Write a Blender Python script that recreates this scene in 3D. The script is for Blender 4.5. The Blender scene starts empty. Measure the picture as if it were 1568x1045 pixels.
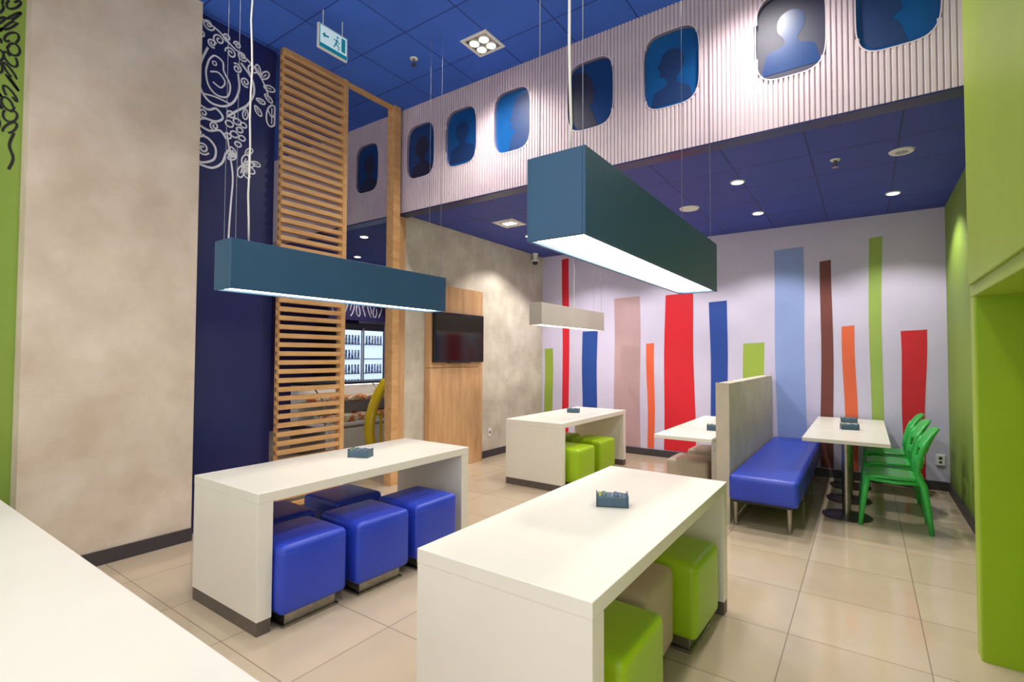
import bpy, bmesh, math, random
from mathutils import Vector, Matrix
random.seed(7)
scene=bpy.context.scene
scene.view_settings.view_transform='Standard'

# ------------------------------------------------------------------ materials
def lin(c):
    c=[v/255.0 for v in c]
    return tuple(((v+0.055)/1.055)**2.4 if v>0.04045 else v/12.92 for v in c)+(1.0,)
MATS={}
def mat(name,rgb,rough=0.5,metal=0.0,rgb2=None,nscale=4.0,bump=0.0,bscale=60.0,coat=0.0,emis=None,estr=0.0,contrast=(0.35,0.65),stretch=None,spec=None):
    if name in MATS: return MATS[name]
    m=bpy.data.materials.new(name);m.use_nodes=True
    nt=m.node_tree;b=nt.nodes['Principled BSDF']
    b.inputs['Base Color'].default_value=lin(rgb)
    b.inputs['Roughness'].default_value=rough
    b.inputs['Metallic'].default_value=metal
    if spec is not None: b.inputs['Specular IOR Level'].default_value=spec
    if coat: b.inputs['Coat Weight'].default_value=coat
    if emis is not None:
        b.inputs['Emission Color'].default_value=lin(emis);b.inputs['Emission Strength'].default_value=estr
    tc=nt.nodes.new('ShaderNodeTexCoord')
    mp=nt.nodes.new('ShaderNodeMapping')
    nt.links.new(tc.outputs['Object'],mp.inputs['Vector'])
    if stretch: mp.inputs['Scale'].default_value=stretch
    if rgb2 is not None:
        n=nt.nodes.new('ShaderNodeTexNoise');n.inputs['Scale'].default_value=nscale
        n.inputs['Detail'].default_value=6;n.inputs['Roughness'].default_value=0.6
        nt.links.new(mp.outputs[0],n.inputs['Vector'])
        r=nt.nodes.new('ShaderNodeValToRGB')
        r.color_ramp.elements[0].position=contrast[0];r.color_ramp.elements[1].position=contrast[1]
        r.color_ramp.elements[0].color=lin(rgb);r.color_ramp.elements[1].color=lin(rgb2)
        nt.links.new(n.outputs['Fac'],r.inputs[0]);nt.links.new(r.outputs[0],b.inputs['Base Color'])
    if bump:
        n2=nt.nodes.new('ShaderNodeTexNoise');n2.inputs['Scale'].default_value=bscale
        nt.links.new(mp.outputs[0],n2.inputs['Vector'])
        bp=nt.nodes.new('ShaderNodeBump');bp.inputs['Strength'].default_value=bump;bp.inputs['Distance'].default_value=0.01
        nt.links.new(n2.outputs['Fac'],bp.inputs['Height']);nt.links.new(bp.outputs[0],b.inputs['Normal'])
    MATS[name]=m
    return m
def tile_mat(name,c1,c2,cm,w,h,off,mortar,rough,metal=0.0,rr=None,mottle=0.0):
    m=bpy.data.materials.new(name);m.use_nodes=True
    nt=m.node_tree;b=nt.nodes['Principled BSDF']
    b.inputs['Roughness'].default_value=rough
    tc=nt.nodes.new('ShaderNodeTexCoord');mp=nt.nodes.new('ShaderNodeMapping')
    mp.inputs['Location'].default_value=off
    nt.links.new(tc.outputs['Object'],mp.inputs['Vector'])
    br=nt.nodes.new('ShaderNodeTexBrick');br.offset=0.0;br.squash=1.0
    br.inputs['Scale'].default_value=1.0
    br.inputs['Brick Width'].default_value=w;br.inputs['Row Height'].default_value=h
    br.inputs['Mortar Size'].default_value=mortar;br.inputs['Mortar Smooth'].default_value=0.1
    br.inputs['Color1'].default_value=lin(c1);br.inputs['Color2'].default_value=lin(c2);br.inputs['Mortar'].default_value=lin(cm)
    nt.links.new(mp.outputs[0],br.inputs['Vector'])
    n=nt.nodes.new('ShaderNodeTexNoise');n.inputs['Scale'].default_value=3.0;n.inputs['Detail'].default_value=5
    nt.links.new(tc.outputs['Object'],n.inputs['Vector'])
    mr=nt.nodes.new('ShaderNodeMapRange');mr.inputs['To Min'].default_value=1-mottle;mr.inputs['To Max'].default_value=1+mottle
    nt.links.new(n.outputs['Fac'],mr.inputs['Value'])
    mx=nt.nodes.new('ShaderNodeVectorMath');mx.operation='SCALE'
    nt.links.new(br.outputs['Color'],mx.inputs[0]);nt.links.new(mr.outputs[0],mx.inputs['Scale'])
    nt.links.new(mx.outputs[0],b.inputs['Base Color'])
    bp=nt.nodes.new('ShaderNodeBump');bp.invert=True;bp.inputs['Strength'].default_value=0.3;bp.inputs['Distance'].default_value=0.002
    nt.links.new(br.outputs['Fac'],bp.inputs['Height']);nt.links.new(bp.outputs[0],b.inputs['Normal'])
    return m

M_floor=tile_mat('floor_tile',(196,178,153),(188,170,145),(140,124,104),0.6,0.6,(0.36,-0.12,0),0.0028,0.11,mottle=0.1)
M_ceil=tile_mat('blue_ceiling_tile',(60,110,222),(56,104,214),(30,56,142),0.6,0.6,(0.36,-0.1,0),0.006,0.75,mottle=0.14)
M_ceil2=tile_mat('navy_ceiling_tile',(54,70,164),(50,66,156),(32,40,112),0.6,0.6,(0.36,-0.1,0),0.007,0.6,mottle=0.10)
M_conc=mat('beige_concrete',(196,177,155),0.85,rgb2=(220,205,186),nscale=2.4,bump=0.15,bscale=30,contrast=(0.32,0.68))
M_conc2=mat('grey_concrete',(192,182,166),0.85,rgb2=(220,212,196),nscale=3.0,bump=0.15,bscale=30,contrast=(0.34,0.66))
M_concd=mat('divider_concrete',(186,174,156),0.8,rgb2=(206,196,178),nscale=3.0,bump=0.12,bscale=30,contrast=(0.3,0.7))
M_navy=mat('navy_wall_paint',(33,36,86),0.36,rgb2=(36,40,94),nscale=1.5)
M_white=mat('lavender_white_paint',(208,201,226),0.7,rgb2=(202,195,222),nscale=2)
M_rib=mat('pale_ribbed_panel',(220,204,210),0.55,rgb2=(200,180,196),nscale=1.0)
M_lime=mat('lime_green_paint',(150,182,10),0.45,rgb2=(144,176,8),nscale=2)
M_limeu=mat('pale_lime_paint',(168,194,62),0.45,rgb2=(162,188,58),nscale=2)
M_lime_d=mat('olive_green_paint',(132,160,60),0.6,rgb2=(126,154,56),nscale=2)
M_base=mat('dark_baseboard',(66,60,62),0.5,rgb2=(60,56,58))
M_purple=mat('purple_wall_paint',(60,46,104),0.6,rgb2=(54,42,98))
M_wood=mat('light_oak',(198,146,90),0.5,rgb2=(222,176,120),nscale=3.0,stretch=(6,1.2,6),bump=0.1,contrast=(0.3,0.7))
M_woodv=mat('oak_veneer',(188,142,98),0.5,rgb2=(214,170,124),nscale=2.5,stretch=(5,5,0.8),bump=0.1,contrast=(0.3,0.7))
M_table=mat('white_laminate',(230,225,212),0.33,rgb2=(226,221,208),nscale=2)
M_plinth=mat('grey_plinth',(98,88,80),0.5,rgb2=(90,80,74))
M_blue=mat('blue_leather',(44,70,192),0.34,rgb2=(38,62,178),nscale=3,bump=0.12,bscale=120)
M_green=mat('lime_leather',(156,192,14),0.4,rgb2=(148,184,10),nscale=3,bump=0.12,bscale=120)
M_beige=mat('beige_leather',(180,164,142),0.45,rgb2=(172,156,134),nscale=3,bump=0.12,bscale=120)
M_metal=mat('brushed_steel',(170,166,158),0.3,1.0,rgb2=(150,146,140),nscale=20)
M_metald=mat('dark_steel',(110,106,100),0.35,1.0,rgb2=(95,92,88),nscale=20)
M_lamp=mat('teal_lamp_housing',(44,84,116),0.42,rgb2=(40,78,110),nscale=2)
M_lampw=mat('pale_lamp_housing',(196,190,178),0.5,rgb2=(188,182,170),nscale=2)
M_glow=mat('lamp_diffuser',(255,255,250),0.6,emis=(255,248,238),estr=8.0)
M_spotglow=mat('downlight_glow',(255,255,250),0.6,emis=(255,246,226),estr=14.0)
M_tube=mat('counter_strip_light',(255,255,250),0.6,emis=(255,246,236),estr=3.0)
M_wp=mat('white_plastic',(236,236,232),0.4,rgb2=(228,228,226))
M_black=mat('black_screen',(10,10,14),0.12,rgb2=(12,12,16))
M_blackp=mat('black_plastic',(24,24,26),0.45,rgb2=(20,20,24))
M_chair=mat('green_plastic',(62,190,84),0.3,rgb2=(56,180,78),nscale=3)
M_wire=mat('white_cable',(225,222,214),0.5,rgb2=(210,208,200))
M_wirem=mat('thin_steel_wire',(150,150,160),0.4,0.6,rgb2=(130,130,140))
M_muralw=mat('white_mural_paint',(244,242,244),0.6,rgb2=(236,234,240))
M_muralb=mat('black_graffiti_paint',(14,16,12),0.6,rgb2=(18,20,14))
M_sil=mat('silhouette_navy',(22,56,108),0.5,rgb2=(20,50,100))
M_sil2=mat('silhouette_dark',(36,36,66),0.5,rgb2=(30,32,60))
M_win=mat('window_blue_film',(22,88,152),0.3,rgb2=(16,74,136),nscale=2.5)
M_win2=mat('window_deep_blue_film',(24,62,120),0.3,rgb2=(20,54,108),nscale=2.5)
M_rim=mat('window_rim',(150,136,160),0.5,rgb2=(142,128,152))

# ------------------------------------------------------------------ mesh builder
class B:
    def __init__(s,name):
        s.name=name;s.v=[];s.f=[];s.mi=[];s.sm=[];s.mats=[]
    def m(s,mt):
        if mt not in s.mats: s.mats.append(mt)
        return s.mats.index(mt)
    def raw(s,vs,fs,mt,smooth=False,M=None):
        o=len(s.v);k=s.m(mt)
        for v in vs:
            v=Vector(v)
            if M is not None: v=M@v
            s.v.append(tuple(v))
        for f in fs:
            s.f.append([i+o for i in f]);s.mi.append(k);s.sm.append(smooth)
    def bmesh(s,bm,mt,smooth=False,M=None):
        bm.verts.ensure_lookup_table();bm.verts.index_update()
        s.raw([v.co.copy() for v in bm.verts],[[v.index for v in f.verts] for f in bm.faces],mt,smooth,M)
        bm.free()
    def box(s,x0,x1,y0,y1,z0,z1,mt,bev=0.0,seg=2,M=None,smooth=None):
        bm=bmesh.new();bmesh.ops.create_cube(bm,size=1)
        for v in bm.verts:
            v.co=Vector(((x0+x1)/2+v.co.x*(x1-x0),(y0+y1)/2+v.co.y*(y1-y0),(z0+z1)/2+v.co.z*(z1-z0)))
        if bev>0:
            bmesh.ops.bevel(bm,geom=list(bm.edges),offset=bev,segments=seg,profile=0.5,affect='EDGES')
        s.bmesh(bm,mt,(bev>0.008) if smooth is None else smooth,M)
    def puff(s,x0,x1,y0,y1,z0,z1,mt,r=0.03,puff=0.01,M=None):
        bm=bmesh.new();bmesh.ops.create_cube(bm,size=2)
        bmesh.ops.subdivide_edges(bm,edges=list(bm.edges),cuts=11,use_grid_fill=True)
        hx,hy,hz=(x1-x0)/2,(y1-y0)/2,(z1-z0)/2
        for v in bm.verts:
            h=[hx,hy,hz]
            p=[]
            for i in range(3):
                u=v.co[i];s_=math.copysign(1,u);a=abs(u)
                k=a*12/2
                if k>=5.99: q=h[i]
                elif k>=3: q=h[i]-r*(6-k)/3.0
                else: q=(h[i]-r)*k/3.0
                p.append(s_*q)
            a=[abs(v.co[i])>0.999 for i in range(3)]
            q=[max(-(h[i]-r),min(h[i]-r,p[i])) for i in range(3)]
            d=Vector([p[i]-q[i] for i in range(3)])
            if d.length>1e-9:
                e=d.normalized()*r
                p=[q[i]+e[i] for i in range(3)]
            fx,fy,fz=[1-(p[i]/h[i])**2 for i in range(3)]
            if a[0]: p[0]+=math.copysign(puff*max(0,fy)*max(0,fz),p[0])
            if a[1]: p[1]+=math.copysign(puff*max(0,fx)*max(0,fz),p[1])
            if a[2]: p[2]+=math.copysign(puff*max(0,fx)*max(0,fy),p[2])
            v.co=Vector(((x0+x1)/2+p[0],(y0+y1)/2+p[1],(z0+z1)/2+p[2]))
        s.bmesh(bm,mt,True,M)
    def cyl(s,p0,p1,r0,r1,mt,n=16,cap=True,smooth=True):
        p0=Vector(p0);p1=Vector(p1);d=(p1-p0)
        if d.length<1e-9: return
        q=d.to_track_quat('Z','Y').to_matrix()
        vs=[];fs=[]
        for p,r in((p0,r0),(p1,r1)):
            for i in range(n):
                a=2*math.pi*i/n
                vs.append(p+q@Vector((math.cos(a)*r,math.sin(a)*r,0)))
        for i in range(n): fs.append([i,(i+1)%n,n+(i+1)%n,n+i])
        s.raw(vs,fs,mt,smooth)
        if cap:
            s.raw(vs,[list(range(n))[::-1],list(range(n,2*n))],mt,False)
    def tube(s,pts,r,mt,n=6,closed=False):
        pts=[Vector(p) for p in pts];L=len(pts);vs=[];fs=[]
        rs=r if isinstance(r,(list,tuple)) else [r]*L
        prev=None
        for k,p in enumerate(pts):
            if closed: t=pts[(k+1)%L]-pts[k-1]
            else: t=pts[min(k+1,L-1)]-pts[max(k-1,0)]
            if t.length<1e-9: t=Vector((0,0,1))
            t.normalize()
            ref=prev if prev is not None else (Vector((0,0,1)) if abs(t.z)<0.9 else Vector((1,0,0)))
            a=(ref-t*ref.dot(t))
            if a.length<1e-6: a=t.orthogonal()
            a.normalize();prev=a;b=t.cross(a)
            for i in range(n):
                an=2*math.pi*i/n
                vs.append(p+a*math.cos(an)*rs[k]+b*math.sin(an)*rs[k])
        for k in range(L if closed else L-1):
            k2=(k+1)%L
            for i in range(n):
                fs.append([k*n+i,k*n+(i+1)%n,k2*n+(i+1)%n,k2*n+i])
        if not closed:
            fs.append(list(range(n))[::-1]);fs.append([(L-1)*n+i for i in range(n)])
        s.raw(vs,fs,mt,True)
    def ribbon(s,x,pts,w,mt):
        pts=[Vector((p[0],p[1])) for p in pts];L=len(pts);vs=[];fs=[]
        for k,p in enumerate(pts):
            t=pts[min(k+1,L-1)]-pts[max(k-1,0)]
            if t.length<1e-9: t=Vector((0,1))
            t.normalize();n=Vector((-t.y,t.x))
            vs.append((x,p.x+n.x*w,p.y+n.y*w));vs.append((x,p.x-n.x*w,p.y-n.y*w))
        for k in range(L-1): fs.append([2*k,2*k+1,2*k+3,2*k+2])
        s.raw(vs,fs,mt)
    def shell(s,fn,nu,nv,th,mt,nrm=None):
        P=[[Vector(fn(i/nu,j/nv)) for j in range(nv+1)] for i in range(nu+1)]
        vs=[];fs=[]
        def N(i,j):
            a=P[min(i+1,nu)][j]-P[max(i-1,0)][j];b=P[i][min(j+1,nv)]-P[i][max(j-1,0)]
            c=a.cross(b)
            return c.normalized() if c.length>1e-12 else Vector((0,0,1))
        idx=lambda i,j,k:(k*(nu+1)+i)*(nv+1)+j
        for k in(0,1):
            for i in range(nu+1):
                for j in range(nv+1):
                    vs.append(P[i][j]+N(i,j)*(th/2 if k else -th/2))
        for i in range(nu):
            for j in range(nv):
                fs.append([idx(i,j,1),idx(i+1,j,1),idx(i+1,j+1,1),idx(i,j+1,1)])
                fs.append([idx(i,j,0),idx(i,j+1,0),idx(i+1,j+1,0),idx(i+1,j,0)])
        for i in range(nu):
            for j in(0,nv):
                fs.append([idx(i,j,0),idx(i+1,j,0),idx(i+1,j,1),idx(i,j,1)])
        for j in range(nv):
            for i in(0,nu):
                fs.append([idx(i,j,0),idx(i,j+1,0),idx(i,j+1,1),idx(i,j,1)])
        s.raw(vs,fs,mt,True)
    def done(s,loc=(0,0,0),rotz=0.0):
        me=bpy.data.meshes.new(s.name)
        me.from_pydata(s.v,[],s.f)
        for mt in s.mats: me.materials.append(mt)
        for i,p in enumerate(me.polygons):
            p.material_index=s.mi[i];p.use_smooth=s.sm[i]
        me.update()
        bm=bmesh.new();bm.from_mesh(me);bmesh.ops.recalc_face_normals(bm,faces=bm.faces);bm.to_mesh(me);bm.free()
        o=bpy.data.objects.new(s.name,me);scene.collection.objects.link(o)
        o.location=loc;o.rotation_euler=(0,0,rotz)
        return o
def simple(name,x0,x1,y0,y1,z0,z1,mt,bev=0.0):
    b=B(name);b.box(x0,x1,y0,y1,z0,z1,mt,bev);return b.done()

HC=4.40; LC=3.20
# ------------------------------------------------------------------ room shell
simple('floor',-10,1.6,-4,8,-0.1,0,M_floor)
simple('ceiling',-10,1.6,-4,4.12,HC,HC+0.1,M_ceil)
simple('ceiling_lower',-10,0.9,4.12,7.6,LC,LC+0.1,M_ceil2)
simple('wall_back',-10,0.9,7.45,7.6,0,LC,M_white)
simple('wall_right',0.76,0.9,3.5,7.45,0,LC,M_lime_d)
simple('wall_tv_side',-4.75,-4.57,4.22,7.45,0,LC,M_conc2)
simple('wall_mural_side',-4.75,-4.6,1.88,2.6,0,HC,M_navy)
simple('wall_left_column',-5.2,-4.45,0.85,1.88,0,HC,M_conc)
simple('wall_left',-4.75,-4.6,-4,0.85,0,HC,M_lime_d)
simple('wall_kitchen_far',-9.7,-9.5,-4,7.45,0,HC,M_purple)
simple('wall_kitchen_upper',-9.5,-6.2,4.1,4.25,LC-0.03,HC,M_rib)
simple('baseboard_back',-4.55,0.74,7.428,7.448,0,0.10,M_base)
simple('baseboard_right',0.738,0.758,3.5,7.428,0,0.10,M_base)
simple('baseboard_tv_side',-4.568,-4.55,5.68,7.428,0,0.10,M_base)
simple('baseboard_column',-4.448,-4.43,0.85,1.88,0,0.10,M_base)
simple('trim_post_oak',-4.56,-4.44,3.95,4.05,0,HC,M_wood,0.003)
simple('trim_jamb_oak',-4.62,-4.52,4.10,4.22,0,3.15,M_woodv,0.003)
simple('trim_header_rail',-4.52,-4.47,3.32,3.95,HC-0.04,HC,M_wood,0.003)

WIN=[(-5.11,0.215,3.84,0.305),(-4.17,0.22,3.85,0.31),(-3.56,0.22,3.86,0.31),(-2.885,0.225,3.86,0.315),(-2.02,0.23,3.87,0.315),(-1.285,0.23,3.87,0.32),(-0.42,0.225,3.85,0.32),(0.20,0.225,3.85,0.32)]
X0,X1,Y0=-6.2,0.78,4.10
Z0,Z1=3.17,HC
WD=0.035
def cut(x):
    for cx,hw,cz,hh in WIN:
        d=abs(x-cx)/hw
        if d<1:
            h=hh*(1-d**4)**(1/4.0)
            return [(Z0,cz-h),(cz+h,Z1)]
    return [(Z0,Z1)]
b=B('wall_bulkhead_ribbed')
pitch=0.033;n=int((X1-X0)/pitch)
vs=[];fs=[]
def quad(xa,ya,xb,yb,iv):
    for (a,c) in iv:
        o=len(vs);vs.extend([(xa,ya,a),(xb,yb,a),(xb,yb,c),(xa,ya,c)]);fs.append([o,o+1,o+2,o+3])
for i in range(n):
    x=X0+i*pitch
    r=x+0.025
    iv=cut(x+0.0125);iv2=cut(x+0.029)
    quad(x,Y0+0.002,x+0.004,Y0-0.002,iv);quad(x+0.004,Y0-0.002,x+0.021,Y0-0.002,iv);quad(x+0.021,Y0-0.002,r,Y0+0.002,iv)
    quad(r,Y0+0.002,r,Y0+0.012,iv2);quad(r,Y0+0.012,x+pitch,Y0+0.012,iv2);quad(x+pitch,Y0+0.012,x+pitch,Y0+0.002,iv2)
b.raw(vs,fs,M_rib)
b.box(X0,X1,Y0+WD+0.005,Y0+0.16,Z0,Z1,M_rib)
b.box(X0,X1,Y0,Y0+0.15,Z0-0.012,Z0,M_navy)
b.done()
def sq(cx,hw,cz,hh,n=48):
    out=[]
    for i in range(n):
        a=2*math.pi*i/n;c,s_=math.cos(a),math.sin(a)
        out.append((cx+hw*math.copysign(abs(c)**0.5,c),cz+hh*math.copysign(abs(s_)**0.5,s_)))
    return out
def silhouette(kind,cx,cz,flip=1):
    if kind==0:
        P=[(-.17,-.28),(-.15,-.18),(-.05,-.12),(-.045,-.06),(-.09,0),(-.10,.09),(-.06,.16),(.01,.18),(.07,.15),(.095,.09),(.12,.04),(.095,.02),(.10,-.03),(.05,-.06),(.05,-.12),(.15,-.17),(.18,-.28)]
    elif kind==1:
        P=[(-.19,-.26),(-.16,-.12),(-.06,-.07),(-.05,-.02),(-.09,.04),(-.09,.13),(-.03,.18),(.04,.17),(.08,.12),(.08,.04),(.04,-.02),(.05,-.07),(.16,-.11),(.19,-.26)]
    else:
        P=[(-.06,-.29),(-.02,-.16),(.02,-.10),(-.03,-.06),(-.02,0),(-.06,.03),(-.02,.06),(-.01,.14),(.04,.22),(.12,.25),(.18,.22),(.20,0),(.18,-.22),(.13,-.28)]
    n=len(P);out=[]
    for i in range(n):
        p0,p1,p2,p3=P[i-1],P[i],P[(i+1)%n],P[(i+2)%n]
        if i==n-1: out.append(p1);continue
        for k in range(4):
            t=k/4
            out.append(tuple(0.5*((2*p1[j])+(-p0[j]+p2[j])*t+(2*p0[j]-5*p1[j]+4*p2[j]-p3[j])*t*t+(-p0[j]+3*p1[j]-3*p2[j]+p3[j])*t**3) for j in(0,1)) if 0<i<n-2 else (p1[0]+(p2[0]-p1[0])*t,p1[1]+(p2[1]-p1[1])*t))
    return [(cx+flip*x,cz+z) for x,z in out]
kinds=[(0,1),(0,-1),(1,1),(2,1),(2,-1),(0,-1),(1,-1),(2,-1)]
for wi,(cx,hw,cz,hh) in enumerate(WIN):
    b=B('window_%d'%(wi+1))
    o1=sq(cx,hw+0.005,cz,hh+0.005);o2=sq(cx,hw-0.003,cz,hh-0.003);N=len(o1)
    vs=[(x,Y0-0.003,z) for x,z in o1]+[(x,Y0-0.003,z) for x,z in o2]+[(x,Y0+WD,z) for x,z in o2]+[(x,Y0+0.014,z) for x,z in o1]
    fs=[];fi=[]
    for i in range(N):
        j=(i+1)%N
        fs+= [[i,j,N+j,N+i],[i,j,3*N+j,3*N+i]];fi+=[[N+i,N+j,2*N+j,2*N+i]]
    b.raw(vs,fs,M_rib);b.raw(vs,fi,M_rim)
    p=sq(cx,hw-0.002,cz,hh-0.002)
    b.raw([(x,Y0+WD-0.002,z) for x,z in p],[list(range(N))],M_win2 if wi in(0,1,4) else (M_sil2 if wi==6 else M_win))
    k,fl=kinds[wi]
    s_=silhouette(k,cx,cz,fl)
    b.raw([(x,Y0+WD-0.004,z) for x,z in s_],[list(range(len(s_)))],M_win2 if wi==6 else (M_sil if wi not in(0,1,4) else M_sil2))
    b.done()

# slatted oak screen
b=B('wood_slat_screen')
z=0.05
while z<HC-0.03:
    b.box(-4.52,-4.46,2.60,3.29,z,z+0.044,M_wood,0.003,1)
    z+=0.084
b.box(-4.53,-4.45,3.27,3.32,0,HC,M_wood,0.003)
b.box(-4.53,-4.50,2.60,2.63,0,HC,M_wood,0.002)
b.box(-4.52,-4.46,2.60,3.29,HC-0.03,HC,M_wood,0.002)
b.done()

# green storage wall on the right with open niche below
b=B('green_wall_cabinet')
b.box(0.45,1.3,1.0,3.50,1.80,HC,M_limeu,0.004)
b.box(0.45,1.3,3.40,3.50,0,1.80,M_limeu,0.004)
b.box(0.80,1.3,1.0,3.40,0,1.80,M_lime)
b.box(0.79,0.80,1.0,3.399,0,1.80,M_lime);b.box(0.46,0.80,3.392,3.40,0,1.80,M_lime)
b.box(0.436,0.45,1.0,3.44,1.86,HC-0.01,M_limeu,0.004)
b.box(0.45,1.3,0.9,1.0,0,HC,M_lime,0.004)
b.done()

# painted stripes on the back wall: one artwork
S=[('green',(146,170,60),-4.52,-4.36,1.61,0.11,0,0),('red',(206,22,44),-4.18,-4.05,3.12,0.11,0.01,0),('blue',(24,68,150),-3.80,-3.53,1.89,0.11,0.0,-0.02),
('mauve',(182,150,154),-3.24,-2.82,2.40,0.11,0,0.0),('orange',(224,96,58),-2.72,-2.60,1.68,0.11,0.02,0.0),('red',(206,18,38),-2.43,-2.03,2.40,0.11,-0.03,0.03),
('blue',(26,66,150),-1.80,-1.56,2.26,0.11,0.02,-0.02),('green',(150,174,66),-1.36,-1.10,1.67,0.11,0,0),('sky',(140,160,214),-0.98,-0.64,2.90,0.11,0.03,0.02),
('brown',(112,58,50),-0.45,-0.33,2.70,0.11,-0.02,0),('orange',(222,100,62),-0.23,-0.10,1.87,0.11,0.02,0.02),('green',(152,176,84),0.05,0.18,2.93,0.11,0,-0.02),('red',(200,30,44),0.34,0.58,1.80,0.11,0.02,-0.04)]
b=B('striped_wall_artwork')
for nm,c,xa,xb,zt,zb,da,db in S:
    mt=mat('stripe_%s_%d'%(nm,int(xa*-100)+500),c,0.6,rgb2=tuple(min(255,int(v*1.04)+1) for v in c),nscale=2)
    y=7.449
    vs=[]
    nseg=8
    for k in range(nseg+1):
        t=k/nseg;zz=zb+(zt-zb)*t
        w=0.008*math.sin(t*7+xa*5)
        vs+=[(xa+da*(1-t)+w,y-0.003,zz),(xb+db*(1-t)+w,y-0.003,zz+(0.012 if k==nseg else 0))]
    fs=[[2*k,2*k+1,2*k+3,2*k+2] for k in range(nseg)]
    b.raw(vs,fs,mt)
    for sd in(0,1):
        vv=[vs[2*k+sd] for k in range(nseg+1)]+[(vs[2*k+sd][0],y,vs[2*k+sd][2]) for k in range(nseg+1)]
        b.raw(vv,[[k,k+1,nseg+2+k,nseg+1+k] for k in range(nseg)],mt)
b.done()

# ------------------------------------------------------------------ mural (white line drawing)
b=B('mural_line_drawing')
mk=[0]
def mp(a,c): return (1.90+(a-300)*0.0056,4.40-(c-12)*0.0056)
def line(pts,w=0.008,closed=False):
    P=[mp(*p) for p in pts];out=[];n=len(P)
    for i in range(n if closed else n-1):
        p0=P[(i-1)%n] if closed or i>0 else P[0];p1=P[i];p2=P[(i+1)%n];p3=P[(i+2)%n] if closed or i+2<n else P[-1]
        for k in range(6):
            t=k/6
            out.append(tuple(0.5*((2*p1[j])+(-p0[j]+p2[j])*t+(2*p0[j]-5*p1[j]+4*p2[j]-p3[j])*t*t+(-p0[j]+3*p1[j]-3*p2[j]+p3[j])*t**3) for j in(0,1)))
    out.append(out[0] if closed else P[-1])
    out=[(max(1.885,min(2.595,y)),min(z,4.395)) for y,z in out]
    mk[0]+=1
    b.ribbon(-4.5985+0.00001*mk[0],out,w*0.85,M_muralw)
def ring(a,c,ra,rc,w=0.006,rot=0):
    line([(a+ra*math.cos(t)*math.cos(rot)-rc*math.sin(t)*math.sin(rot),c+ra*math.cos(t)*math.sin(rot)+rc*math.sin(t)*math.cos(rot)) for t in [2*math.pi*k/10 for k in range(10)]],w,True)
def spiral(a,c,r,turns=1.6,ph=0,w=0.007):
    n=int(12*turns);line([(a+r*(1-k/n*0.85)*math.cos(ph+2*math.pi*turns*k/n),c+r*(1-k/n*0.85)*math.sin(ph+2*math.pi*turns*k/n)) for k in range(n+1)],w)
def petal(a,c,L,an,w=0.007):
    ca,sa=math.cos(an),math.sin(an);q=[(0,0),(L*.5,-L*.28),(L,-L*.2),(L*1.15,0),(L,L*.2),(L*.5,L*.28)]
    line([(a+x*ca-y*sa,c+x*sa+y*ca) for x,y in q],w,True)
    line([(a+L*.25*ca,c+L*.25*sa),(a+L*.8*ca,c+L*.8*sa)],w*0.7)
line([(352,372),(353,330),(355,290),(357,250),(352,215),(346,180)],0.009)
line([(316,60),(306,90),(304,120),(318,142),(340,142),(356,128),(364,104),(362,80)],0.011)
line([(318,78),(326,68),(338,72),(340,86),(350,104),(346,124),(330,128),(318,118),(314,98),(318,78)],0.009)
line([(320,96),(332,92),(342,102),(336,114),(324,110)],0.008)
line([(312,134),(330,132),(352,134)],0.008)
ring(326,80,3,3,0.006)
for (a,c,r,p) in [(316,24,9,0),(332,40,9,2),(322,50,7,1),(350,52,9,3),(368,48,8,0.5),(386,62,9,2),(360,72,8,4),(374,88,8,1),(306,44,7,2),(344,30,7,1),(360,34,6,3)]:
    spiral(a,c,r,1.5,p,0.008)
line([(306,20),(330,26),(352,40),(380,52),(400,70),(412,92)],0.009)
line([(366,60),(384,78),(388,100),(378,124),(362,140),(346,156)],0.012)
for (a,c,L,an) in [(400,70,17,-.9),(404,82,17,-.1),(406,94,14,.6),(396,66,14,-1.8),(390,120,15,.9),(376,132,15,1.7),(392,108,13,.1)]:
    petal(a,c,L,an,0.008)
ring(419,126,9,19,0.009,0.15);line([(412,118),(419,128),(426,118)],0.007);line([(419,112),(419,140)],0.006)
for (a,c,r) in [(352,150,6),(362,158,6),(350,166,6),(366,170,5),(358,180,6),(370,182,5),(348,186,5),(364,194,5),(372,160,5)]:
    ring(a,c,r,r*0.8,0.008)
line([(302,152),(318,156),(330,150),(340,160),(330,170),(312,172),(304,182),(320,188),(336,182),(346,192)],0.011)
for (a,c,r,p) in [(312,164,7,1),(328,178,7,2),(306,196,7,0)]:
    spiral(a,c,r,1.4,p,0.008)
line([(300,200),(318,200),(330,212),(328,230),(312,240),(302,238)],0.011)
line([(308,244),(326,244),(340,232),(346,214),(352,206)],0.011)
spiral(312,218,10,1.8,0.5,0.009)
for k in range(5): petal(372,226,18,-1.2+k*0.75,0.008)
for k in range(3): petal(362,214,13,2.6+k*0.7,0.008)
petal(376,206,14,-.8);petal(386,216,13,.1)
line([(298,285),(303,300),(302,316),(298,325)],0.009)
b.done()
b=B('graffiti_script_lettering')
gk=[0]
def gl(pts,w=0.008):
    gk[0]+=1
    P=pts;out=[];n=len(P)
    for i in range(n-1):
        p0=P[max(i-1,0)];p1=P[i];p2=P[i+1];p3=P[min(i+2,n-1)]
        for k in range(4):
            t=k/4
            out.append(tuple(0.5*((2*p1[j])+(-p0[j]+p2[j])*t+(2*p0[j]-5*p1[j]+4*p2[j]-p3[j])*t*t+(-p0[j]+3*p1[j]-3*p2[j]+p3[j])*t**3) for j in(0,1)))
    out.append(P[-1])
    out=[(min(y,0.84),min(z,4.39)) for y,z in out]
    b.ribbon(-4.5985+0.00001*gk[0],out,w,M_muralb)
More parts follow.
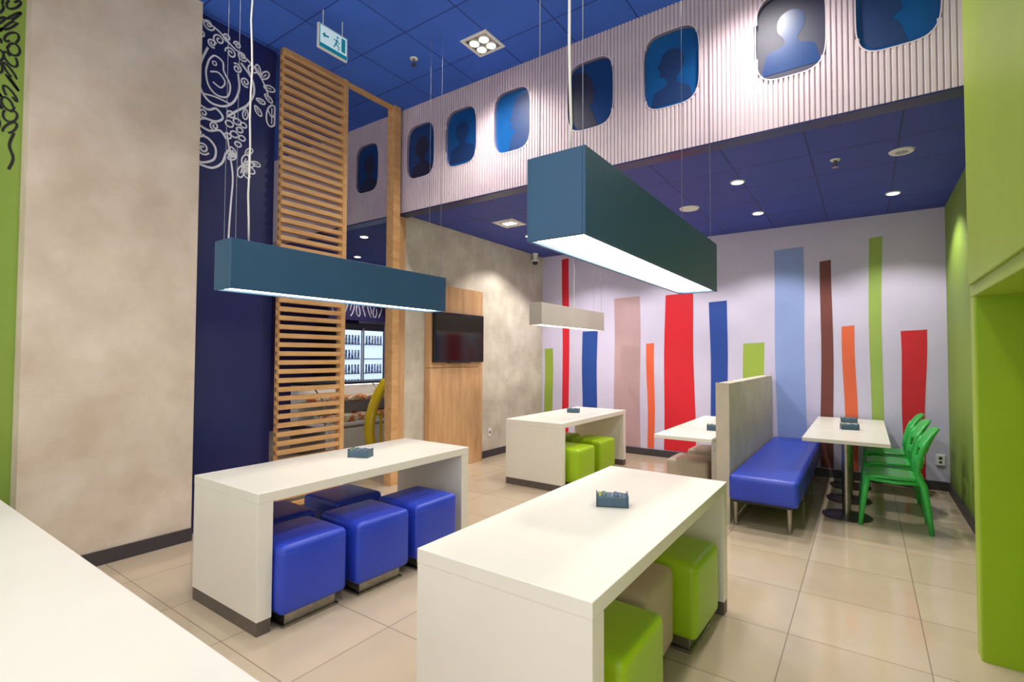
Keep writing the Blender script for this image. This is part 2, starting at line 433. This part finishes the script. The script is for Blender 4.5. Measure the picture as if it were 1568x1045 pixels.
for k in range(19):
    zc=4.33-k*0.075
    for q in range(4):
        yc=0.56+q*0.075
        ph=k*1.9+q*2.7
        gl([(yc+0.04*math.cos(t*1.15+ph)*(0.6+0.4*math.sin(t*0.7)),zc+0.04*math.sin(t*1.45+ph*1.3)) for t in [i*0.55 for i in range(9)]],0.007)
gl([(0.81,2.95),(0.79,2.86),(0.81,2.78),(0.79,2.70)],0.008)
b.done()

# ------------------------------------------------------------------ tables
def slab_table(name,x0,x1,y0,y1,h=0.75,top=0.055,leg=0.085,pl=0.075):
    b=B(name);cx,cy=(x0+x1)/2,(y0+y1)/2;w,l=(x1-x0)/2,(y1-y0)/2
    b.box(-w,w,-l,l,h-top,h,M_table,0.003,2)
    b.box(-w+0.001,w-0.001,-l+0.001,-l+leg,pl,h-top,M_table,0.002,1)
    b.box(-w+0.001,w-0.001,l-leg,l-0.001,pl,h-top,M_table,0.002,1)
    b.box(-w+0.004,w-0.004,-l+0.004,-l+leg-0.004,0,pl,M_plinth)
    b.box(-w+0.004,w-0.004,l-leg+0.004,l-0.004,0,pl,M_plinth)
    return b.done((cx,cy,0))
slab_table('communal_table',-1.42,-0.68,1.40,3.20)
slab_table('communal_table',-3.38,-2.64,1.44,3.17)
slab_table('communal_table',-3.47,-2.72,4.84,6.64)
b=B('service_counter_table')
b.box(-1.7,1.7,-0.39,0.39,0.695,0.75,M_table,0.003)
b.box(1.6,1.7,-0.389,0.389,0.075,0.695,M_table,0.002);b.box(-1.7,-1.6,-0.389,0.389,0.075,0.695,M_table,0.002)
b.box(1.605,1.695,-0.385,0.385,0,0.075,M_plinth);b.box(-1.695,-1.605,-0.385,0.385,0,0.075,M_plinth)
b.done((-2.58,0.24,0))

# ------------------------------------------------------------------ cube stools
def stool(mt,x,y,name='cube_stool',rz=0.0,s=0.41):
    b=B(name);h=s/2
    b.box(-h+0.035,h-0.035,-h+0.035,h-0.035,0,0.014,M_metal,0.003)
    b.box(-h+0.05,h-0.05,-h+0.05,h-0.05,0.014,0.083,M_metal,0.002)
    b.puff(-h,h,-h,h,0.078,0.455,mt,0.034,0.008)
    q=h-0.0005
    c=0.034
    seam=[]
    for (sx,sy,a0) in((1,-1,-90),(1,1,0),(-1,1,90),(-1,-1,180)):
        for k in range(5):
            a=math.radians(a0+k*22.5);seam.append((sx*(q-c)+c*math.cos(a),sy*(q-c)+c*math.sin(a),0.41))
    b.tube(seam,0.0035,mt,n=6,closed=True)
    return b.done((x,y,0),rz)
for x,y in [(-2.78,1.75),(-2.75,2.23),(-2.74,2.70)]: stool(M_blue,x,y,'blue_cube_stool',random.uniform(-.04,.04),0.42)
for x,y in [(-3.24,1.86),(-3.24,2.42)]: stool(M_blue,x,y,'blue_cube_stool',random.uniform(-.04,.04))
for x,y in [(-0.89,1.85),(-0.90,2.80)]: stool(M_green,x,y,'green_cube_stool',random.uniform(-.03,.03),0.42)
stool(M_beige,-0.99,2.33,'beige_cube_stool',0.02)
for x,y in [(-2.80,5.20),(-2.84,5.86)]: stool(M_green,x,y,'green_cube_stool',random.uniform(-.03,.03),0.42)
for x,y in [(-3.34,5.2),(-3.34,5.9)]: stool(M_green,x,y,'green_cube_stool')
stool(M_beige,-1.47,5.34,'beige_cube_stool',0.0);stool(M_beige,-1.45,6.02,'beige_cube_stool',0.0)

# ------------------------------------------------------------------ booth: divider, benches, tables
b=B('booth_divider_panel')
b.box(-1.12,-1.01,4.864,7.42,0,1.25,M_concd,0.006)
b.box(-1.123,-1.007,4.85,4.864,0,1.253,M_concd,0.002);b.done()
b=B('blue_bench_seat')
b.puff(-0.995,-0.46,4.74,7.38,0.24,0.46,M_blue,0.035,0.008)
b.box(-0.97,-0.50,4.80,7.32,0.215,0.245,M_blackp)
for x in(-0.96,-0.54):
    for y in(4.86,6.0,7.2):
        b.cyl((x,y,0),(x,y,0.22),0.014,0.022,M_metal)
b.done()
b=B('booth_side_table')
b.box(-1.66,-1.13,4.74,6.60,0.715,0.75,M_table,0.004)
for y in(5.02,5.68,6.40):
    b.box(-1.20,-1.155,y-.022,y+.022,0,0.70,M_metal,0.003);b.box(-1.60,-1.14,y-.02,y+.02,0.695,0.715,M_metald)
    b.box(-1.24,-1.13,y-.06,y+.06,0,0.01,M_metald)
b.done()
def cafe_table(x,y,w=0.66,l=0.66,name='cafe_table'):
    b=B(name)
    b.box(-w/2,w/2,-l/2,l/2,0.715,0.75,M_table,0.004)
    b.cyl((0,0,0.02),(0,0,0.70),0.035,0.035,M_metal,20)
    b.box(-0.16,0.16,-0.03,0.03,0.695,0.715,M_metald);b.box(-0.03,0.03,-0.16,0.16,0.695,0.715,M_metald)
    b.cyl((0,0,0),(0,0,0.012),0.20,0.20,M_metald,36);b.cyl((0,0,0.012),(0,0,0.028),0.18,0.06,M_metald,36)
    return b.done((x,y,0))
for y in(5.72,6.39,7.06): cafe_table(-0.16,y)

# ------------------------------------------------------------------ green plastic chairs (facing -X)
def chair(x,y,rz=0):
    b=B('green_plastic_chair')
    def seat(u,v):
        a=u*2-1;c=v*2-1
        w=0.205*(1-0.10*max(0,a))
        X=-0.21+0.42*u
        k=1-0.10*abs(c)**4
        return (X*k,c*w*(1-0.12*abs(a)**6),0.445-0.014*(1-a*a)*(1-c*c)-0.03*max(0,-a-0.6)**1.2*2)
    b.shell(seat,14,12,0.026,M_chair)
    def back(u,v):
        c=v*2-1
        X=0.20+0.03*u+0.09*u*u
        w=0.165+0.045*math.sin(math.pi*min(1,u*0.75+0.1))-0.12*max(0,u-0.75)**1.5*abs(c)**2
        Z=0.50+0.38*u-0.04*abs(c)**3*max(0,u-0.6)*2.5
        return (X-0.05*c*c,c*w,Z)
    b.shell(lambda u,v:back(0.45+0.55*u,v),12,16,0.024,M_chair)
    b.shell(lambda u,v:back(0.08+0.20*u,v),6,14,0.020,M_chair)
    for s_ in(-1,1):
        vv=0.04 if s_<0 else 0.96
        pts=[back(u,vv) for u in [0.0,0.15,0.3,0.45,0.6,0.75]]
        pts=[(0.25,s_*0.20,0.0),(0.23,s_*0.193,0.2),(0.20,s_*0.185,0.40)]+pts
        b.tube(pts,[0.017,0.023,0.029]+[0.023]*6,M_chair,n=10)
        b.tube([(-0.19,s_*0.17,0.435),(-0.215,s_*0.185,0.25),(-0.245,s_*0.20,0.0)],[0.029,0.024,0.017],M_chair,n=10)
        b.tube([(-0.19,s_*0.175,0.415),(0.0,s_*0.19,0.405),(0.20,s_*0.185,0.415)],0.017,M_chair,n=8)
    b.tube([(0.20,-0.185,0.415),(0.20,0.185,0.415)],0.015,M_chair,n=8)
    b.tube([(-0.19,-0.17,0.415),(-0.19,0.17,0.415)],0.015,M_chair,n=8)
    return b.done((x,y,0),rz)
for y,r_ in((5.71,0.0),(6.39,0.03),(7.06,-0.02)): chair(0.19,y,r_)

# ------------------------------------------------------------------ condiment / packet boxes on tables
M_boxt=mat('slate_card_box',(74,100,118),0.5,rgb2=(64,90,108))
def packet_box(x,y,rz=0,z=0.75):
    b=B('packet_holder_box')
    b.box(-0.075,0.075,-0.045,0.045,0,0.052,M_boxt,0.008)
    b.box(-0.078,-0.072,-0.047,0.047,0,0.060,M_boxt,0.002);b.box(0.072,0.078,-0.047,0.047,0,0.060,M_boxt,0.002)
    cols=[(150,150,80),(84,120,110),(84,108,126),(104,124,136),(74,100,130),(90,114,130),(84,104,116)]
    for i,c in enumerate(cols):
        x0=-0.068+i*0.0195
        mt=mat('packet_%d_%d_%d'%c,c,0.5,rgb2=tuple(int(v*.9) for v in c))
        b.box(x0,x0+0.0185,-0.036+0.003*math.sin(i*3),0.036,0.046,0.057+0.003*math.sin(i*1.9),mt,0.003,1)
    return b.done((x,y,z),rz)
packet_box(-1.04,2.36,0.45);packet_box(-3.02,2.40,0.4);packet_box(-3.14,5.9,0.3);packet_box(-0.14,6.25,0.2);packet_box(-0.16,6.9,0.1);packet_box(-1.24,5.35,0.1)

# ------------------------------------------------------------------ pendant box lamps
def pendant(x0,x1,y0,y1,z0,z1,mt,cord=None):
    b=B('pendant_box_lamp');t=0.012
    b.box(x0,x0+t,y0,y1,z0,z1,mt,0.002,1);b.box(x1-t,x1,y0,y1,z0,z1,mt,0.002,1)
    b.box(x0+t,x1-t,y0,y0+t,z0,z1,mt,0.002,1);b.box(x0+t,x1-t,y1-t,y1,z0,z1,mt,0.002,1)
    b.box(x0+t,x1-t,y0+t,y1-t,z1-0.02,z1-0.002,mt)
    b.box(x0+t,x1-t,y0+t,y1-t,z0+0.012,z0+0.022,M_glow)
    c=HC if y1<4.1 else LC
    for y in(y0+0.04,y1-0.04):
        for x in(x0+0.03,x1-0.03):
            b.cyl((x,y,z1-0.01),(x,y,c),0.0018,0.0018,M_wirem,6)
    if cord:
        x=(x0+x1)/2;y=cord
        pts=[(x+0.006*math.sin(k*1.3),y+0.006*math.cos(k*1.7),z1-0.01+(c-z1+0.01)*k/14) for k in range(15)]
        b.tube(pts,0.006,M_wire,n=6)
    b.done()
pendant(-1.02,-0.78,1.55,3.43,1.91,2.22,M_lamp,1.66)
pendant(-3.25,-3.05,1.47,3.33,1.88,2.18,M_lamp,1.62)
pendant(-3.38,-3.20,5.2,6.98,1.87,2.14,M_lampw,6.2)

# ------------------------------------------------------------------ TV panel
b=B('oak_media_panel')
b.box(-4.565,-4.47,4.60,5.66,0,1.33,M_woodv,0.003);b.box(-4.565,-4.47,4.60,5.66,1.335,2.40,M_woodv,0.003)
b.done()
b=B('television')
b.box(-4.469,-4.42,4.63,5.62,1.40,2.05,M_blackp,0.006);b.box(-4.42,-4.417,4.645,5.605,1.42,2.035,M_black)
b.box(-4.465,-4.40,4.9,5.3,1.39,1.405,M_blackp)
b.done()
b=B('security_dome_camera')
b.cyl((-4.50,7.10,3.08),(-4.50,7.10,LC),0.03,0.05,M_wp,24);b.cyl((-4.50,7.10,3.06),(-4.50,7.10,3.10),0.06,0.06,M_wp,24)
bm=bmesh.new();bmesh.ops.create_uvsphere(bm,u_segments=20,v_segments=12,radius=0.048);b.bmesh(bm,M_blackp,True,Matrix.Translation((-4.50,7.10,3.055)))
b.done()
def outlet(name,p,axis):
    b=B(name);x,y,z=p
    if axis=='y':
        b.box(x-.04,x+.04,y-.012,y,z-.06,z+.06,M_wp,0.004)
        b.cyl((x,y-.013,z+.02),(x,y-.011,z+.02),0.018,0.018,M_base,16);b.cyl((x,y-.013,z-.025),(x,y-.011,z-.025),0.014,0.014,M_base,16)
    else:
        b.box(x,x+.012,y-.04,y+.04,z-.06,z+.06,M_wp,0.004);b.cyl((x+.011,y,z),(x+.013,y,z),0.018,0.018,M_base,16)
    b.done()
outlet('power_outlet',(0.50,7.444,0.34),'y');outlet('power_outlet',(0.68,7.448,0.34),'y');outlet('power_outlet',(-4.568,5.95,0.36),'x')

# ------------------------------------------------------------------ ceiling fixtures
M_signf=mat('sign_face',(214,232,236),0.4,emis=(200,230,240),estr=0.35)
M_signg=mat('sign_green',(20,132,150),0.4,emis=(10,120,150),estr=0.3)
b=B('exit_sign')
b.box(-3.72,-3.695,2.45,2.74,4.06,4.27,M_wp,0.004)
b.box(-3.695,-3.692,2.46,2.73,4.07,4.26,M_signg)
b.box(-3.692,-3.690,2.465,2.725,4.105,4.255,M_signf)
b.raw([(-3.689,y,z) for y,z in[(2.48,4.18),(2.51,4.205),(2.51,4.188),(2.545,4.188),(2.545,4.172),(2.51,4.172),(2.51,4.155)]],[list(range(7))],M_signg)
b.raw([(-3.689,y,z) for y,z in[(2.67,4.12),(2.71,4.12),(2.71,4.24),(2.67,4.24)]],[[0,1,2,3]],M_signg)
b.tube([(-3.688,2.625,4.20),(-3.688,2.615,4.165),(-3.688,2.595,4.125)],0.006,M_signg);b.tube([(-3.688,2.615,4.165),(-3.688,2.645,4.14),(-3.688,2.64,4.115)],0.005,M_signg)
b.tube([(-3.688,2.59,4.19),(-3.688,2.62,4.19),(-3.688,2.65,4.175)],0.004,M_signg);b.cyl((-3.69,2.63,4.222),(-3.686,2.63,4.222),0.009,0.009,M_signg)
for y in(2.5,2.69): b.cyl((-3.707,y,4.27),(-3.707,y,HC),0.004,0.004,M_wp,8)
b.done()
def square_downlight(x,y,z,s=0.30,power=60):
    b=B('square_recessed_downlight');h=s/2
    for a in[(-h,h,-h,-h+.03),(-h,h,h-.03,h),(-h,-h+.03,-h+.03,h-.03),(h-.03,h,-h+.03,h-.03)]:
        b.box(a[0],a[1],a[2],a[3],-0.012,0,M_wp,0.002,1)
    b.box(-h+.03,h-.03,-h+.03,h-.03,-0.006,-0.001,M_metal)
    for sx in(-1,1):
        for sy in(-1,1):
            b.cyl((sx*.055,sy*.055,-0.02),(sx*.055,sy*.055,-0.006),0.045,0.05,M_wp,20,cap=False)
            b.cyl((sx*.055,sy*.055,-0.012),(sx*.055,sy*.055,-0.007),0.042,0.042,M_spotglow,20)
    b.done((x,y,z))
    l=bpy.data.lights.new('downlight_lamp','SPOT');l.energy=power;l.spot_size=math.radians(140);l.spot_blend=0.9;l.shadow_soft_size=0.12;l.color=(1,0.94,0.86)
    o=bpy.data.objects.new('downlight_lamp',l);scene.collection.objects.link(o);o.location=(x,y,z-0.05)
for x,y,pw in[(-2.88,3.62,165),(-0.6,3.62,165),(-2.6,1.0,120),(-0.5,0.9,130),(-3.8,-0.4,70),(-2.2,-1.6,110),(-0.5,-1.6,130)]:  # first pair are actual fixtures; the rest are added out of view as fill
    square_downlight(x,y,HC,power=pw)
def round_downlight(x,y,z,r=0.05,power=40,size=110):
    b=B('round_recessed_downlight')
    b.cyl((0,0,-0.01),(0,0,0),r*1.25,r*1.35,M_wp,28);b.cyl((0,0,-0.012),(0,0,-0.009),r,r,M_spotglow,28);b.done((x,y,z))
    l=bpy.data.lights.new('downlight_lamp','SPOT');l.energy=power;l.spot_size=math.radians(size);l.spot_blend=0.45;l.shadow_soft_size=0.05;l.color=(1,0.95,0.90)
    o=bpy.data.objects.new('downlight_lamp',l);scene.collection.objects.link(o);o.location=(x,y,z-0.04)
for x,y in[(-1.0,5.26),(-1.02,6.54),(0.26,6.52),(-2.3,6.54),(-3.5,6.54),(-2.4,5.0),(-3.9,6.0)]:  # entries after the first three are added to brighten back and TV walls
    round_downlight(x,y,LC,power=78,size=122)
round_downlight(-7.2,5.6,LC,power=50);round_downlight(-5.9,4.7,LC,power=40);round_downlight(-7.9,6.6,LC,power=40)
b=B('round_ceiling_speaker');b.cyl((0,0,-0.012),(0,0,0),0.10,0.11,M_wp,32);b.cyl((0,0,-0.016),(0,0,-0.012),0.085,0.09,M_wp,32);b.done((-1.64,5.90,LC))
b=B('round_ceiling_speaker');b.cyl((0,0,-0.012),(0,0,0),0.08,0.09,M_wp,32);b.cyl((0,0,-0.016),(0,0,-0.012),0.04,0.045,M_metal,32);b.done((0.27,5.23,LC))
def sprinkler(x,y,z):
    b=B('ceiling_sprinkler');b.cyl((0,0,-0.01),(0,0,0),0.035,0.04,M_wp,20);b.cyl((0,0,-0.06),(0,0,-0.01),0.011,0.014,M_metal,12)
    b.cyl((0,0,-0.066),(0,0,-0.06),0.026,0.026,M_metal,16);b.done((x,y,z))
sprinkler(-3.59,3.43,HC);sprinkler(-0.19,5.14,LC)
b=B('square_air_vent')
for a in[(-.16,.16,-.16,-.13),(-.16,.16,.13,.16),(-.16,-.13,-.13,.13),(.13,.16,-.13,.13)]: b.box(a[0],a[1],a[2],a[3],-0.014,0,M_wp,0.002,1)
for k in range(6): b.box(-.13,.13,-.12+k*.043,-.10+k*.043,-0.012,-0.002,M_wp)
b.box(-.07,.07,-.05,.05,-0.014,-0.01,M_spotglow)
b.done((-3.73,5.26,LC))

# ------------------------------------------------------------------ kitchen/shop beyond the opening
M_fr=mat('fridge_interior_glow',(220,232,255),0.4,emis=(190,216,255),estr=1.1)
M_bott=mat('bottle_mix',(60,90,130),0.3,rgb2=(200,210,220),nscale=14,contrast=(0.45,0.55))
b=B('glass_door_fridge')
b.box(-9.3,-8.6,6.2,7.42,0.0,2.15,M_blackp,0.01)
for k in(0,1):
    y0=6.26+k*0.58
    b.box(-8.6,-8.59,y0,y0+0.54,0.35,2.0,M_fr)
    for s_ in range(5):
        b.box(-8.59,-8.57,y0+.03,y0+.51,0.50+s_*.3,0.52+s_*.3,M_metal)
        if k==0 or s_%2==0:
            for q in range(6): b.cyl((-8.565,y0+.08+q*.075,0.52+s_*.3),(-8.565,y0+.08+q*.075,0.70+s_*.3),0.026,0.018,M_bott,8)
    b.box(-8.58,-8.53,y0-.03,y0,0.3,2.05,M_metal,0.004)
b.done()
b=B('graffiti_sign_board')
b.box(-8.6,-8.55,6.0,7.40,2.2,2.65,M_purple,0.005)
for k in range(9):
    yb=6.1+k*0.145
    b.tube([(-8.545,yb+0.05*math.cos(t*1.3+k),2.42+0.14*math.sin(t*1.1+k*2)) for t in [i*.6 for i in range(9)]],0.012,M_muralw,n=5)
b.done()
M_food=mat('food_mix',(200,110,50),0.5,rgb2=(226,214,180),nscale=9,contrast=(0.45,0.55))
b=B('food_display_counter')
b.box(-7.2,-6.3,4.4,6.6,0,0.44,M_metal,0.01);b.box(-6.3,-6.27,4.4,6.6,0.06,0.40,M_wp,0.004)
b.box(-7.2,-6.3,4.4,6.6,0.44,0.48,M_wp)
for k in range(7):
    for j in range(3):
        b.puff(-6.66+j*.13-.1,-6.55+j*.13-.1,4.5+k*.29,4.74+k*.29,0.48,0.58,M_food,0.02,0.02)
        b.puff(-6.96+j*.12,-6.86+j*.12,4.5+k*.29,4.72+k*.29,0.765,0.83,M_food,0.02,0.02)
b.box(-7.2,-7.0,4.4,6.6,0.48,1.02,M_wp)
b.box(-7.2,-6.65,4.4,6.6,1.03,1.06,M_blackp);b.box(-6.85,-6.75,4.45,6.55,1.01,1.03,M_tube)
b.box(-7.0,-6.6,4.45,6.55,0.745,0.765,M_metal)
for y in(4.4,5.5,6.6): b.tube([(-6.32,y,0.48),(-6.34,y,0.80),(-6.65,y,1.04)],0.012,M_metal)
b.done()
M_yel=mat('yellow_plastic',(240,208,24),0.35,rgb2=(232,198,18))
b=B('yellow_curved_panel')
def yl(u,v):
    y=4.84+0.20*(abs(2*u-0.75)**2)
    return (-5.98+0.16*v,y,1.12*u)
b.shell(yl,24,3,0.06,M_yel)
b.box(-6.0,-5.80,4.84,5.10,0,0.03,M_yel,0.01)
b.tube([(-5.9,4.86,0.62),(-5.9,5.05,0.62)],0.02,M_yel,n=8);b.tube([(-5.9,5.05,0.62),(-5.9,5.05,0.02)],0.02,M_yel,n=8)
b.done()

# ------------------------------------------------------------------ world + camera
w=bpy.data.worlds.new('world');scene.world=w;w.use_nodes=True
bg=w.node_tree.nodes['Background'];bg.inputs[0].default_value=(1.0,0.965,0.925,1);bg.inputs[1].default_value=1.75

f_px=772.7;yaw=math.radians(34.976);pitch=math.radians(1.674);roll=math.radians(0.266)
right=Vector((math.cos(yaw),math.sin(yaw),0));fwd=Vector((-math.sin(yaw)*math.cos(pitch),math.cos(yaw)*math.cos(pitch),math.sin(pitch)))
up=right.cross(fwd)
r=right*math.cos(roll)+up*math.sin(roll);u=-right*math.sin(roll)+up*math.cos(roll)
cam=bpy.data.cameras.new('camera');cam.sensor_width=36;cam.lens=36*f_px/1568.0;cam.clip_start=0.02
co=bpy.data.objects.new('camera',cam);scene.collection.objects.link(co)
co.matrix_world=Matrix(((r.x,u.x,-fwd.x,0),(r.y,u.y,-fwd.y,0),(r.z,u.z,-fwd.z,1.49),(0,0,0,1)))
scene.camera=co
